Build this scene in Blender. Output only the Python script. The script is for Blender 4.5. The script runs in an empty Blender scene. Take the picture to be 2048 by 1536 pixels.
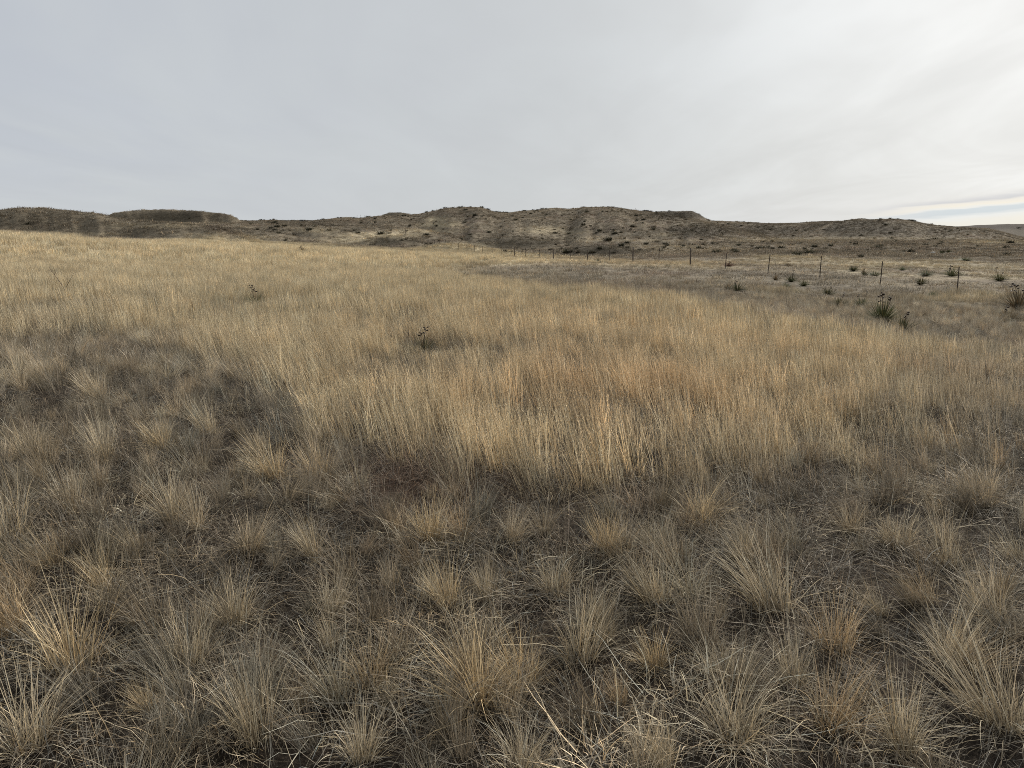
import bpy, math
import numpy as np
from mathutils import Vector, Matrix
R = math.radians
rng = np.random.default_rng(7)
S = bpy.context.scene
COL = S.collection

# ------------------------------------------------------------------ camera
F = 1420.0; CX, CY = 1024.0, 768.0; PITCH = math.atan((768 - 465) / F); CAMZ = 1.6
cam = bpy.data.cameras.new('camera'); cam.sensor_width = 36; cam.lens = F / 2048 * 36
cam.clip_start = 0.05; cam.clip_end = 20000
co = bpy.data.objects.new('camera', cam); COL.objects.link(co)
co.location = (0, 0, CAMZ); co.rotation_euler = (R(90) - PITCH, 0, 0); S.camera = co
S.view_settings.view_transform = 'Standard'; S.view_settings.look = 'None'
S.view_settings.exposure = 0.0; S.view_settings.gamma = 1
S.cycles.max_bounces = 6; S.cycles.diffuse_bounces = 3; S.cycles.transmission_bounces = 3
S.cycles.transparent_max_bounces = 4
S.cycles.use_denoising = False; S.cycles.filter_width = 0.95; S.cycles.sample_clamp_indirect = 4

# ------------------------------------------------------------------ sun and sky
SUN_EL, SUN_AZ = 27.0, 40.0            # azimuth measured clockwise from +Y
sd = Vector((math.sin(R(SUN_AZ)) * math.cos(R(SUN_EL)), math.cos(R(SUN_AZ)) * math.cos(R(SUN_EL)), math.sin(R(SUN_EL))))
sun = bpy.data.lights.new('sun', 'SUN'); sun.energy = 4.3; sun.angle = R(4); sun.color = (1.0, 0.94, 0.85)
so = bpy.data.objects.new('sun', sun); COL.objects.link(so); so.location = (30, 30, 40)
so.rotation_euler = (-sd).to_track_quat('-Z', 'Y').to_euler()


class NT:
    """tiny node helper"""
    def __init__(s, tree): s.t = tree; s.t.nodes.clear()
    def n(s, typ, **kw):
        nd = s.t.nodes.new(typ)
        for k, v in kw.items(): setattr(nd, k, v)
        return nd
    def l(s, a, b): s.t.links.new(a, b)
    def m(s, op, a, b=None, c=None, clamp=False):
        nd = s.n('ShaderNodeMath', operation=op); nd.use_clamp = clamp
        for i, v in enumerate((a, b, c)):
            if v is None: continue
            if isinstance(v, (int, float)): nd.inputs[i].default_value = v
            else: s.l(v, nd.inputs[i])
        return nd.outputs[0]
    def mr(s, v, a, b, c=0.0, d=1.0, smooth=True):
        nd = s.n('ShaderNodeMapRange'); nd.interpolation_type = 'SMOOTHSTEP' if smooth else 'LINEAR'
        s.l(v, nd.inputs[0])
        for i, x in enumerate((a, b, c, d)): nd.inputs[i + 1].default_value = x
        return nd.outputs[0]
    def mix(s, f, a, b, bt='MIX'):
        nd = s.n('ShaderNodeMix', data_type='RGBA', blend_type=bt)
        for i, v in ((0, f), (6, a), (7, b)):
            if isinstance(v, (int, float)): nd.inputs[i].default_value = v
            elif isinstance(v, tuple): nd.inputs[i].default_value = (*v, 1)
            else: s.l(v, nd.inputs[i])
        return nd.outputs[2]
    def comb(s, x, y, z):
        nd = s.n('ShaderNodeCombineXYZ')
        for i, v in enumerate((x, y, z)):
            if isinstance(v, (int, float)): nd.inputs[i].default_value = v
            else: s.l(v, nd.inputs[i])
        return nd.outputs[0]
    def noise(s, vec, scale, detail=4, rough=.55, dist=0.0):
        nd = s.n('ShaderNodeTexNoise'); nd.inputs['Scale'].default_value = scale
        nd.inputs['Detail'].default_value = detail; nd.inputs['Roughness'].default_value = rough
        nd.inputs['Distortion'].default_value = dist
        if vec is not None: s.l(vec, nd.inputs['Vector'])
        return nd.outputs[0]


W = bpy.data.worlds.new('World'); S.world = W; W.use_nodes = True
w = NT(W.node_tree)
tc = w.n('ShaderNodeTexCoord'); sep = w.n('ShaderNodeSeparateXYZ'); w.l(tc.outputs['Generated'], sep.inputs[0])
X, Y, Z = sep.outputs
sky = w.n('ShaderNodeTexSky', sky_type='NISHITA'); sky.sun_disc = False
sky.sun_elevation = R(SUN_EL); sky.sun_rotation = R(SUN_AZ); sky.air_density = 1.0; sky.dust_density = 1.5
skys = w.mix(1.0, sky.outputs[0], (0.10, 0.10, 0.10), 'MULTIPLY')
zc = w.m('MAXIMUM', Z, 0.0); den = w.m('ADD', zc, 0.10)
px_ = w.m('DIVIDE', X, den); py_ = w.m('DIVIDE', Y, den)
n1 = w.noise(w.comb(w.m('MULTIPLY', px_, .55), w.m('MULTIPLY', py_, .26), 3.1), 1.0, 4, .55, 1.6)
n2 = w.noise(w.comb(w.m('MULTIPLY', px_, 1.2), w.m('MULTIPLY', py_, .42), 7.7), 1.0, 5, .5, 1.4)
dot = w.n('ShaderNodeVectorMath', operation='DOT_PRODUCT'); w.l(tc.outputs['Generated'], dot.inputs[0])
gd = Vector((math.sin(R(33)) * math.cos(R(15)), math.cos(R(33)) * math.cos(R(15)), math.sin(R(15)))); dot.inputs[1].default_value = gd
az = w.m('DIVIDE', X, w.m('MAXIMUM', Y, .05))
base = w.mix(w.mr(az, -.75, .45), (0.535, 0.568, 0.618), (0.60, 0.615, 0.615))
base = w.mix(w.mr(n1, .35, .68, 0, .55), base, (0.60, 0.63, 0.645))
base = w.mix(w.mr(Z, .14, .0, 0, .5), base, (0.60, 0.63, 0.65))
cont = w.m('ADD', w.m('MULTIPLY', w.m('SUBTRACT', n2, .5), w.mr(az, -.2, .5, .10, .24)), 1.0)
cc = w.n('ShaderNodeVectorMath', operation='SCALE'); w.l(base, cc.inputs[0]); w.l(cont, cc.inputs['Scale'])
glow = w.m('MULTIPLY', w.m('POWER', w.m('MAXIMUM', dot.outputs['Value'], 0.0), 20.0), .31)
glow2 = w.m('MULTIPLY', glow, w.mr(n1, .25, .7, .55, 1.15))
g3 = w.n('ShaderNodeVectorMath', operation='SCALE'); g3.inputs[0].default_value = (1, .985, .95); w.l(glow2, g3.inputs['Scale'])
cl = w.n('ShaderNodeVectorMath', operation='ADD'); w.l(cc.outputs[0], cl.inputs[0]); w.l(g3.outputs[0], cl.inputs[1])
# open strip low on the right: layered bands of clear sky, haze and lit cloud edge
nb = w.noise(w.comb(w.m('MULTIPLY', az, 5.0), w.m('MULTIPLY', Z, 60.0), 0.0), 1.0, 4, .6, .3)
tz = w.m('ADD', w.m('SUBTRACT', Z, w.m('MULTIPLY', w.m('SUBTRACT', az, .62), .075)), w.m('MULTIPLY', w.m('SUBTRACT', nb, .5), .014))
ramp = w.n('ShaderNodeValToRGB'); w.l(w.mr(tz, 0.0, 0.043, 0, 1, False), ramp.inputs[0])
cr = ramp.color_ramp
stops = [(0.0, (.84, .82, .72)), (.30, (.83, .83, .77)), (.42, (.80, .84, .84)), (.50, (.55, .65, .72)), (.60, (.56, .66, .73)), (.64, (.80, .83, .82)), (.70, (.88, .84, .73)), (.78, (.82, .80, .74)), (.83, (.54, .57, .62)), (.90, (.58, .60, .64)), (1.0, (.75, .75, .72))]
while len(cr.elements) < len(stops): cr.elements.new(.5)
for e, (p, c) in zip(cr.elements, stops): e.position = p; e.color = (*c, 1)
band = w.mix(w.m('MULTIPLY', w.mr(tz, .018, .03), .0), ramp.outputs[0], skys)
msk = w.m('MULTIPLY', w.mr(az, .44, .62, 0, .80), w.m('MULTIPLY', w.mr(tz, .046, .034), w.mr(Y, 0, .2)))
allc = w.mix(msk, cl.outputs[0], band)
# thin high overcast over a clear sky: part of the clear sky's own light comes through
allc = w.mix(.04, allc, skys)
# an overcast sky is up to three times brighter overhead than at the horizon
zen = w.n('ShaderNodeVectorMath', operation='SCALE'); w.l(allc, zen.inputs[0]); w.l(w.mr(Z, .30, 1.0, 1.0, 1.12), zen.inputs['Scale']); allc = zen.outputs[0]
bg = w.n('ShaderNodeBackground'); w.l(allc, bg.inputs[0]); bg.inputs[1].default_value = 1.0
wo = w.n('ShaderNodeOutputWorld'); w.l(bg.outputs[0], wo.inputs[0])

# ------------------------------------------------------------------ noise and projection helpers
_tab = rng.random((512, 512))


def vnoise(x, y):
    xi = np.floor(x).astype(int); yi = np.floor(y).astype(int)
    fx = x - xi; fy = y - yi; fx = fx * fx * (3 - 2 * fx); fy = fy * fy * (3 - 2 * fy)
    a = _tab[xi & 511, yi & 511]; b = _tab[(xi + 1) & 511, yi & 511]
    c = _tab[xi & 511, (yi + 1) & 511]; d = _tab[(xi + 1) & 511, (yi + 1) & 511]
    return (a * (1 - fx) + b * fx) * (1 - fy) + (c * (1 - fx) + d * fx) * fy


def fbm(x, y, o=4, g=.5):
    s = 0; a = 1; t = 0
    for i in range(o):
        th = .65 + 1.1 * i; cx, sx = math.cos(th) * 2 ** i, math.sin(th) * 2 ** i      # turn every octave so no grid shows
        s = s + a * (vnoise(x * cx - y * sx + 17.3 * i, x * sx + y * cx - 9.1 * i) - .5); t += a; a *= g
    return s / t * 2


def sstep(a, b, x):
    t = np.clip((x - a) / (b - a), 0, 1); return t * t * (3 - 2 * t)


cP, sP = math.cos(PITCH), math.sin(PITCH)


def at(px, v, d):
    """world point seen at photo pixel (px, v) that lies d metres ahead"""
    a = (px - CX) / F; b = (CY - v) / F; yy = cP + b * sP; zz = -sP + b * cP
    return np.array([d * a / yy, d, CAMZ + d * zz / yy])


def proj(x, y, z):
    zz = z - CAMZ; dep = y * cP - zz * sP; up = y * sP + zz * cP
    dep = np.where(dep < .1, .1, dep)
    return CX + F * x / dep, CY - F * up / dep


# ------------------------------------------------------------------ terrain
CTRL = [(0, 0, 0), (0, 5, 0), (-5, 5, .04), (5, 5, -.16), (-4, 1, .03), (4, 1, -.08), (10, 10, -.5), (-10, 10, .08), (0, 10, -.05), (0, 20, -.25),
        (0, 40, -.7), (22, 35, -1.35), (17, 49, -1.1), (14, 57, -1.0), (4.8, 83, -1.55), (-6, 114, -1.55), (-20, 20, .15), (-30, 40, .45),
        (16, 22, -1.0), (0, -6, 0), (-6, -6, .05), (6, -6, -.2), (-30, -20, .3), (30, -20, -1), (0, -40, -.5), (35, 45, -1.6), (35, 80, -1.3),
        (60, 100, -1.6), (45, 25, -2), (60, 60, -1.8)]
for px, v, d in ((0, 462, 80), (0, 490, 45), (300, 484, 95), (600, 491, 110), (1750, 484, 170), (2048, 489, 150), (1400, 483, 160), (800, 496, 125), (-300, 455, 80), (-300, 500, 40),
                 (1200, 502, 130), (1000, 500, 140), (1600, 483, 165), (1900, 484, 175), (2300, 480, 200)):
    CTRL.append(tuple(at(px, v, d)))
CTRL = np.array(CTRL, float); CTRL = np.vstack([CTRL, [(400, 300, -3), (-400, 300, -3), (0, 450, -3), (0, -300, -3), (350, -150, -3), (-350, -150, -3)]])
MQ = 5.0
_A = np.sqrt(((CTRL[:, None, :2] - CTRL[None, :, :2]) ** 2).sum(2) + MQ * MQ)
_w = np.linalg.solve(_A + np.eye(len(CTRL)) * 0.02, CTRL[:, 2] + 3)


def zbase(x, y):
    z = np.zeros_like(x, dtype=float)
    for (cx, cy, _), wt in zip(CTRL, _w): z = z + wt * np.sqrt((x - cx) ** 2 + (y - cy) ** 2 + MQ * MQ)
    r = np.hypot(x, y); k = sstep(230, 420, r)
    return (z - 3) * (1 - k) + (-3) * k


# hills: crest polyline (photo px, crest v, distance), front width, back width, roughness
HILLS = [
    # far ridge right behind everything
    ([(1700, 470, 620), (1820, 458, 620), (1880, 454.5, 620), (1950, 451, 620), (2048, 447.5, 620), (2250, 443, 620), (2700, 446, 620), (3600, 450, 620)], 240, 250, .5, 1.0),
    # long left ridge behind the mesa
    ([(-1400, 440, 320), (-600, 445, 320), (150, 446, 320), (480, 442, 300), (560, 443.5, 290), (640, 442, 285), (700, 437, 280), (755, 434.5, 275), (800, 432, 272), (840, 428, 270), (870, 423, 268), (900, 420, 265), (935, 417.5, 262), (960, 419.5, 260), (990, 427, 258), (1020, 427, 255),
      (1050, 424, 252), (1100, 420, 250), (1150, 418.5, 248), (1200, 418, 246), (1250, 420, 244), (1300, 424, 243), (1350, 432, 242), (1420, 447, 242), (1500, 462, 242), (1560, 480, 242)], 125, 90, .9, 1.1),
    # small knob on the ridge
    ([(755, 440, 262), (766, 429, 262), (780, 425.5, 262), (803, 425, 262), (820, 428.5, 262), (845, 429, 262), (862, 440, 262)], 18, 14, .3, .8),
    # flat bluff behind the main ridge
    ([(1290, 436, 300), (1308, 424, 300), (1320, 422.5, 300), (1350, 422.5, 300), (1385, 422, 300), (1398, 428, 300), (1412, 437, 300), (1440, 446, 300), (1490, 455, 300)], 50, 40, .3, .8),
    # right ridge
    ([(1380, 446, 330), (1430, 442.5, 330), (1500, 445, 330), (1550, 446.5, 330), (1600, 445.5, 325), (1650, 443, 320), (1700, 444, 320), (1800, 447, 320), (1850, 449, 330), (1910, 454, 330), (1960, 462, 330), (2030, 475, 330)], 110, 80, .6, 1.0),
    ([(1590, 470, 280), (1640, 452, 280), (1690, 440.5, 278), (1712, 438, 275), (1722, 437, 275), (1740, 438.5, 275), (1790, 438, 275), (1822, 441.5, 275), (1850, 447, 275), (1880, 452, 275), (1920, 455, 272), (1975, 457, 270), (2010, 466, 270), (2060, 479, 268)], 75, 70, .8, 1.0),
    # the mesa on the left
    ([(190, 446, 185), (214, 431.5, 185), (228, 425, 185), (265, 421.5, 185), (300, 419.5, 185), (330, 418.8, 185), (380, 421, 185), (440, 425.5, 185), (460, 428.5, 185), (472, 434, 185), (484, 443, 185), (510, 452, 185)], 22, 40, .15, .62),
    # slope under the mesa, running right
    ([(180, 466, 165), (260, 452, 165), (330, 446, 165), (450, 446, 168), (520, 447, 170), (600, 450, 170), (680, 452, 172), (760, 455, 175), (840, 459, 175), (900, 470, 175), (960, 486, 175)], 45, 40, .6, 1.0),
    # low tongues on the left
    ([(560, 476, 150), (600, 460, 150), (640, 455, 150), (670, 456, 150), (695, 461, 150), (722, 470, 150), (750, 482, 150)], 20, 20, .3, .9),
    ([(330, 480, 135), (400, 462, 135), (450, 457, 135), (500, 460, 135), (560, 468, 135), (620, 478, 135), (670, 489, 135)], 22, 26, .3, .9),
    # near left hill
    ([(-1500, 440, 120), (-700, 430, 120), (-300, 428, 115), (-80, 430, 110), (0, 421.5, 108), (25, 418, 108), (50, 416, 108), (90, 417, 108), (130, 421, 108), (160, 424.5, 108), (200, 430, 108), (245, 439.5, 108), (290, 445, 106), (350, 448.5, 105), (400, 453, 104), (440, 458, 104), (480, 470, 104), (530, 490, 104)], 20, 30, .35, .9),
    # round mounds in the middle
    ([(1100, 472, 205), (1130, 460, 205), (1170, 454, 205), (1220, 453, 205), (1270, 455, 205), (1310, 462, 205), (1350, 474, 205), (1400, 488, 205)], 34, 25, .3, .9),
    ([(1290, 476, 215), (1330, 455, 215), (1370, 447, 215), (1420, 449, 215), (1450, 455, 215), (1478, 466, 215), (1500, 482, 215)], 40, 30, .5, .9),
    ([(640, 500, 138), (680, 485, 138), (720, 479, 138), (755, 474, 136), (780, 470.5, 135), (805, 473, 135), (830, 481, 135), (858, 492, 135), (880, 502, 135)], 14, 16, .25, .9),
    ([(920, 503, 155), (955, 484, 155), (985, 477, 155), (1020, 474.5, 155), (1050, 476, 155), (1090, 482, 155), (1130, 490, 155), (1180, 503, 155)], 22, 22, .3, .9),
    ([(1115, 508, 112), (1140, 497, 112), (1170, 492, 112), (1210, 491, 112), (1240, 495, 112), (1270, 504, 112), (1290, 511, 112)], 9, 10, .25, .9),
    # straw coloured swell at the far end of the fence
    ([(800, 506, 128), (850, 494, 128), (885, 488.5, 128), (910, 487.5, 128), (940, 491, 128), (985, 498, 128), (1030, 506, 128)], 12, 12, .12, .9),
]


def terrain(x, y, micro=True):
    x = np.asarray(x, float); y = np.asarray(y, float)
    z = zbase(x, y); zb = z.copy()
    r = np.hypot(x, y)
    d = np.maximum(y, .5)
    u = x / d
    rough = np.zeros_like(z)
    front = y > 20
    for pts, wf, wb, rg, p in HILLS:
        P = np.array([at(*q) for q in pts]); uu = P[:, 0] / P[:, 1]
        zc = np.interp(u, uu, P[:, 2]); dc = np.interp(u, uu, P[:, 1])
        dc = dc + fbm(u * 30 + wf, d * .01, 3) * wf * .16
        t = np.where(d < dc, (dc - d) / wf, (d - dc) / wb)
        foot = np.minimum(zb - 1.2, zc - .5)
        gul = 1 + .08 * fbm(u * dc / 14.0 + wb, t * 1.5 + wf, 3)
        tt = t * gul
        s = np.where(tt < 1, .5 - .5 * np.cos(np.pi * np.clip(tt, 0, 1) ** p), 1 + (tt - 1) * .3)
        edge = np.maximum(uu[0] - u, u - uu[-1])
        h = zc - (zc - foot) * s - np.maximum(edge, 0) * 200
        h = np.where(front, h, -50)
        k = .35 + .2 * rg
        m = np.maximum(z, h); dd = np.abs(z - h)
        sm = m + np.maximum(k - dd, 0) ** 2 / (4 * k) * .6
        rough = np.where(h > z, rg, rough)
        z = sm
    if micro:
        z = z + fbm(x / 1.6, y / 1.6, 3) * .07 * sstep(.0, 3, r) * (1 - sstep(60, 200, r) * .5)
        z = z + fbm(x / 9., y / 9., 3) * .10 * sstep(8, 25, r)
        z = z + fbm(x / 7, y / 7, 3, .5) * rough * .26 + rough * fbm(x / 26, y / 26, 3) * .4 + .30 * fbm(x / 24 + 3, y / 15, 3) * sstep(50, 90, r) * (1 - sstep(220, 300, r))
    return z


def ground_hit(px, v):
    ds = np.concatenate([np.linspace(.8, 20, 600), np.linspace(20, 160, 1800), np.linspace(160, 700, 1500)])
    a = (px - CX) / F; b = (CY - v) / F; yy = cP + b * sP; zz = -sP + b * cP
    xs = ds * a / yy; zs = CAMZ + ds * zz / yy; tz_ = terrain(xs, ds)
    i = np.argmax(zs <= tz_)
    if not (zs[i] <= tz_[i]): i = len(ds) - 1
    return float(xs[i]), float(ds[i]), float(tz_[i])


# ------------------------------------------------------------------ ground cover zones (defined by where they lie on the ground)
def pl(px, pts): a = np.array(pts, float); return np.interp(px, a[:, 0], a[:, 1])


NEAR_EDGE = [(-600, 650), (0, 680), (300, 705), (450, 745), (600, 835), (700, 900), (780, 930), (860, 960), (930, 990), (1050, 1010), (1200, 995), (1330, 935), (1500, 920), (1700, 925), (1900, 915), (2048, 900), (2600, 880)]
BAND_LO = [(780, 545), (850, 548), (1000, 566), (1100, 582), (1250, 592), (1400, 614), (1500, 628), (1600, 652), (1700, 672), (1850, 692), (2048, 715), (2600, 780)]
BAND_HI = [(780, 545), (850, 538), (900, 535), (1100, 529), (1300, 535), (1450, 541), (1600, 545), (1800, 556), (2048, 560), (2600, 590)]


def cover(x, y, z):
    """returns golden amount 0..1 and orange amount, plus a base tint for the place"""
    px, v = proj(x, y, z)
    wob = fbm(x / 2.2, y / 2.2, 4) + .5 * fbm(x / .7 + 9, y / .7, 2)
    sc = np.clip((v - 465) / 235, .02, 2.5)
    ne = pl(px, NEAR_EDGE)
    soft = 16 + 34 * sstep(700, 960, ne)
    g = .30 * sstep(soft * .3, -soft * .5, (v - ne - 40 * wob * sc)) + .35 * sstep(soft * .8, -soft * 2.0, (v - ne - 60 * wob * sc)) + .35 * sstep(soft * 2.2, -soft * 3.4, (v - ne - 110 * wob * sc))
    lo = pl(px, BAND_LO); hi = pl(px, BAND_HI)
    inb = sstep(-8, 6, v - hi + 10 * wob * sc) * sstep(8, -10, v - lo + 20 * wob * sc) * sstep(770, 1020, px + 60 * wob)
    g = g * (1 - inb * np.where(px > 1500, .92, .88))
    # dull patches right
    g = g * (1 - .50 * sstep(1600, 2000, px) * sstep(640, 760, v) * sstep(980, 860, v) * (0.8 + .6 * wob))
    # patch of golden in the grey band at right
    g = np.maximum(g, .65 * np.exp(-((px - 1930) / 130) ** 2 - ((v - 597) / 14) ** 2))
    g = np.maximum(g, .5 * np.exp(-((px - 1560) / 60) ** 2 - ((v - 585) / 10) ** 2))
    # bare / grey patches inside the gold
    for cx, cy, rx, ry, s in ((750, 770, 50, 22, .45), (1150, 760, 60, 25, .2), (690, 855, 40, 25, .35), (60, 650, 90, 14, .25)):
        g = g * (1 - s * np.exp(-((px - cx) / rx) ** 2 - ((v - cy) / ry) ** 2))
    # far limit of the gold
    r = np.hypot(x, y)
    far = pl(px, [(-600, 460), (0, 461), (150, 470), (260, 480), (350, 477), (430, 470), (560, 482), (640, 490), (700, 494), (820, 497), (900, 487), (1000, 499), (1100, 511), (1300, 521), (1450, 519), (1530, 511), (1640, 514), (1800, 522), (1900, 520), (2048, 531), (2600, 545)])
    g = g * sstep(-2.5, 2.5, v - far - 5 * sstep(1000, 300, px) + 3 * wob)
    strip = sstep(560, 545, v) * sstep(1350, 1500, px) * (r < 75) * (r > 30)
    g = g * (1 - strip * np.clip(.62 + 1.2 * fbm(x / 5 + 7, y / 3.5, 3), .45, .97))
    orange = np.exp(-((px - 1330) / 420) ** 2 - ((v - 800) / 120) ** 2) * .9 + .35 * np.exp(-((px - 1000) / 500) ** 2 - ((v - 700) / 100) ** 2)
    orange = np.maximum(orange, .45 * np.exp(-((px - 1330) / 260) ** 2 - ((v - 525) / 12) ** 2))
    g = g * (1 - .40 * sstep(1000, 1150, px) * (r > 45) * np.clip(.6 + fbm(x / 6 + 2, y / 5, 3) * 1.4, 0, 1.3))
    # hill patches of straw grass
    hp = np.zeros_like(g)
    for cx, cy, rx, ry, s in ((760, 470, 90, 7, .9), (700, 480, 60, 7, .8), (840, 462, 60, 4, .9), (880, 450, 40, 6, .9), (872, 440, 22, 6, .9), (640, 462, 40, 5, .6), (1090, 461, 50, 8, .7), (1140, 465, 40, 5, .4), (1170, 476, 70, 3, .4), (1300, 481, 200, 2.5, .5),
                               (420, 470, 60, 5, .35), (480, 475, 60, 6, .6), (400, 478, 40, 4, .6), (1560, 480, 120, 5, .5), (1720, 477, 250, 3, .55), (2000, 484, 90, 4, .8), (1330, 470, 25, 5, .4), (1390, 500, 90, 8, .5), (1330, 495, 80, 6, .35), (250, 452, 40, 6, .25), (330, 452, 60, 4, .4), (1030, 510, 60, 5, .7), (920, 492, 60, 7, .9), (1650, 447, 14, 4, .0), (560, 430, 60, 4, .0), (620, 492, 80, 6, .9), (150, 468, 100, 3, .6)):
        hp = np.maximum(hp, s * np.exp(-(((px - cx) / rx) ** 2 + ((v - cy) / ry) ** 2) ** 1.5))
    hp = hp * (r > 75)
    g = np.where(r > 75, np.maximum(g, hp * (0.8 + .5 * wob)), g)
    g = np.where(y < .3, 0, g)
    return np.clip(g, 0, 1), np.clip(orange, 0, 1), px, v, wob


GOLD = np.array((.605, .508, .335)); ORNG = np.array((.61, .462, .285)); GREY = np.array((.265, .225, .170)); STRAW = np.array((.49, .415, .290))
HILL = np.array((.215, .180, .130)); DARK = np.array((.066, .055, .038)); RED = np.array((.105, .080, .062))


def tints(x, y, z):
    g, o, px, v, wob = cover(x, y, z)
    r = np.hypot(x, y)
    gold = GOLD + (ORNG - GOLD) * (o * (.7 + .6 * wob))[..., None].clip(0, 1)
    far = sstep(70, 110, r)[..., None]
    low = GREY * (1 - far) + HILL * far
    band = (sstep(22, 30, r) * (1 - sstep(70, 100, r)))[..., None]
    low = low * (1 - .08 * band) * (1 + .35 * sstep(5, 9, r) * (1 - sstep(18, 28, r)))[..., None]
    mm = np.clip(fbm(x / 7 + 11, y / 5, 4, .6) * 1.6 + .2, 0, 1)[..., None] * sstep(14, 24, r)[..., None] * (1 - far) * .22
    low = low * (1 - mm) + gold * .80 * mm
    # purplish-brown dry forbs in places
    pb = sstep(.1, .5, fbm(x / 6 + 31, y / 4.0, 3))[..., None] * .5
    low = low * (1 - pb) + (low * np.array((.88, .80, .84))) * pb
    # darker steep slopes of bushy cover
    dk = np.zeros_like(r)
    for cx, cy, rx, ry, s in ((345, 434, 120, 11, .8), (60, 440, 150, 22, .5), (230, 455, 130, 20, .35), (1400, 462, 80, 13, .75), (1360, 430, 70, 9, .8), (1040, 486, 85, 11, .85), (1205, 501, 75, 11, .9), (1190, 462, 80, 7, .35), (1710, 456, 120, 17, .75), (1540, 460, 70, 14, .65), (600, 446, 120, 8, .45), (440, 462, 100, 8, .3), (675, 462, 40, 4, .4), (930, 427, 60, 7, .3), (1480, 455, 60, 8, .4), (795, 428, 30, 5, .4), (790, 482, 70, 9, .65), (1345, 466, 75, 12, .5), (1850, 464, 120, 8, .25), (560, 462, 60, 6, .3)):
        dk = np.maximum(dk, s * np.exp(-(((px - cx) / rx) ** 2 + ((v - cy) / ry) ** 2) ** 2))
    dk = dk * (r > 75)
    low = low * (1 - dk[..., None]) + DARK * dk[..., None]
    mot = fbm(x / 10, y / 11, 4, .6) * 1.1 + .6 * fbm(x / 4, y / 3, 3)
    low = low * (1 + (.17 * mot * sstep(70, 110, r)))[..., None].clip(.35, 1.7)
    rd = (sstep(1820, 1950, px) * sstep(462, 455, v) * (r > 330) * .9)[..., None]
    low = low * (1 - rd) + RED * rd
    # bare track up the right hill
    t = np.clip((px - 1608) / 62, 0, 1); tv = 481 - 37 * t ** .8
    tr = (np.exp(-((v - tv) / 2.0) ** 2) * (px > 1606) * (px < 1668) * .8 * (r > 150))
    t2 = np.clip((px - 1965) / 90, 0, 1); tr = np.maximum(tr, np.exp(-((v - (456 + 14 * t2)) / 1.2) ** 2) * (px > 1965) * (r > 200) * .55)
    low = low * (1 - tr[..., None]) + np.array((.27, .225, .165)) * tr[..., None]
    gg = g[..., None]
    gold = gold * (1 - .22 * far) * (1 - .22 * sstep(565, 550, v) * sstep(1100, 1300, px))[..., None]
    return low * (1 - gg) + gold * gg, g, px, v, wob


def setprops(o, label=None, cat=None, group=None, kind=None):
    if label: o['label'] = label
    if cat: o['category'] = cat
    if group: o['group'] = group
    if kind: o['kind'] = kind
    return o


def mesh_np(name, verts, quads, mat=None, cols=None, smooth=True, parent=None, link=True):
    me = bpy.data.meshes.new(name); n = len(verts); f = len(quads); k = quads.shape[1]
    me.vertices.add(n); me.vertices.foreach_set('co', np.ascontiguousarray(verts, dtype=np.float32).ravel())
    me.loops.add(f * k); me.loops.foreach_set('vertex_index', np.ascontiguousarray(quads, dtype=np.int32).ravel())
    me.polygons.add(f); me.polygons.foreach_set('loop_start', np.arange(0, f * k, k, dtype=np.int32))
    me.polygons.foreach_set('use_smooth', np.full(f, smooth, dtype=bool))
    if cols is not None:
        at_ = me.color_attributes.new('col', 'FLOAT_COLOR', 'POINT')
        c4 = np.ones((n, 4), np.float32); c4[:, :3] = cols if cols.ndim == 2 else cols[:, None]
        at_.data.foreach_set('color', c4.ravel())
    me.update(calc_edges=True)
    if mat: me.materials.append(mat)
    o = bpy.data.objects.new(name, me)
    if link: COL.objects.link(o)
    if parent: o.parent = parent
    return o


# ------------------------------------------------------------------ materials
def mat_ground():
    m = bpy.data.materials.new('prairie_ground'); m.use_nodes = True; n = NT(m.node_tree)
    g = n.n('ShaderNodeNewGeometry'); a = n.n('ShaderNodeAttribute', attribute_name='col')
    pos = g.outputs['Position']
    c = a.outputs['Color']
    f1 = n.noise(pos, 9.0, 6, .7); f2 = n.noise(pos, 1.3, 5, .65); f3 = n.noise(pos, .35, 5, .7); f4 = n.noise(pos, 45.0, 3, .7)
    lum = n.m('MULTIPLY', n.m('MULTIPLY', n.mr(f1, .3, .7, .62, 1.35, False), n.mr(f2, .3, .7, .70, 1.30, False)), n.m('MULTIPLY', n.mr(f3, .3, .7, .78, 1.22, False), n.mr(f4, .3, .7, .6, 1.4, False)))
    sc = n.n('ShaderNodeVectorMath', operation='SCALE'); n.l(c, sc.inputs[0]); n.l(lum, sc.inputs['Scale'])
    b = n.n('ShaderNodeBsdfPrincipled'); n.l(sc.outputs[0], b.inputs['Base Color']); b.inputs['Roughness'].default_value = 1; b.inputs['Specular IOR Level'].default_value = .1
    bump = n.n('ShaderNodeBump'); bump.inputs['Strength'].default_value = .9; bump.inputs['Distance'].default_value = .25
    n.l(n.m('ADD', f2, n.m('MULTIPLY', f1, .35)), bump.inputs['Height']); n.l(bump.outputs[0], b.inputs['Normal'])
    o = n.n('ShaderNodeOutputMaterial'); n.l(b.outputs[0], o.inputs[0]); return m


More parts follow.
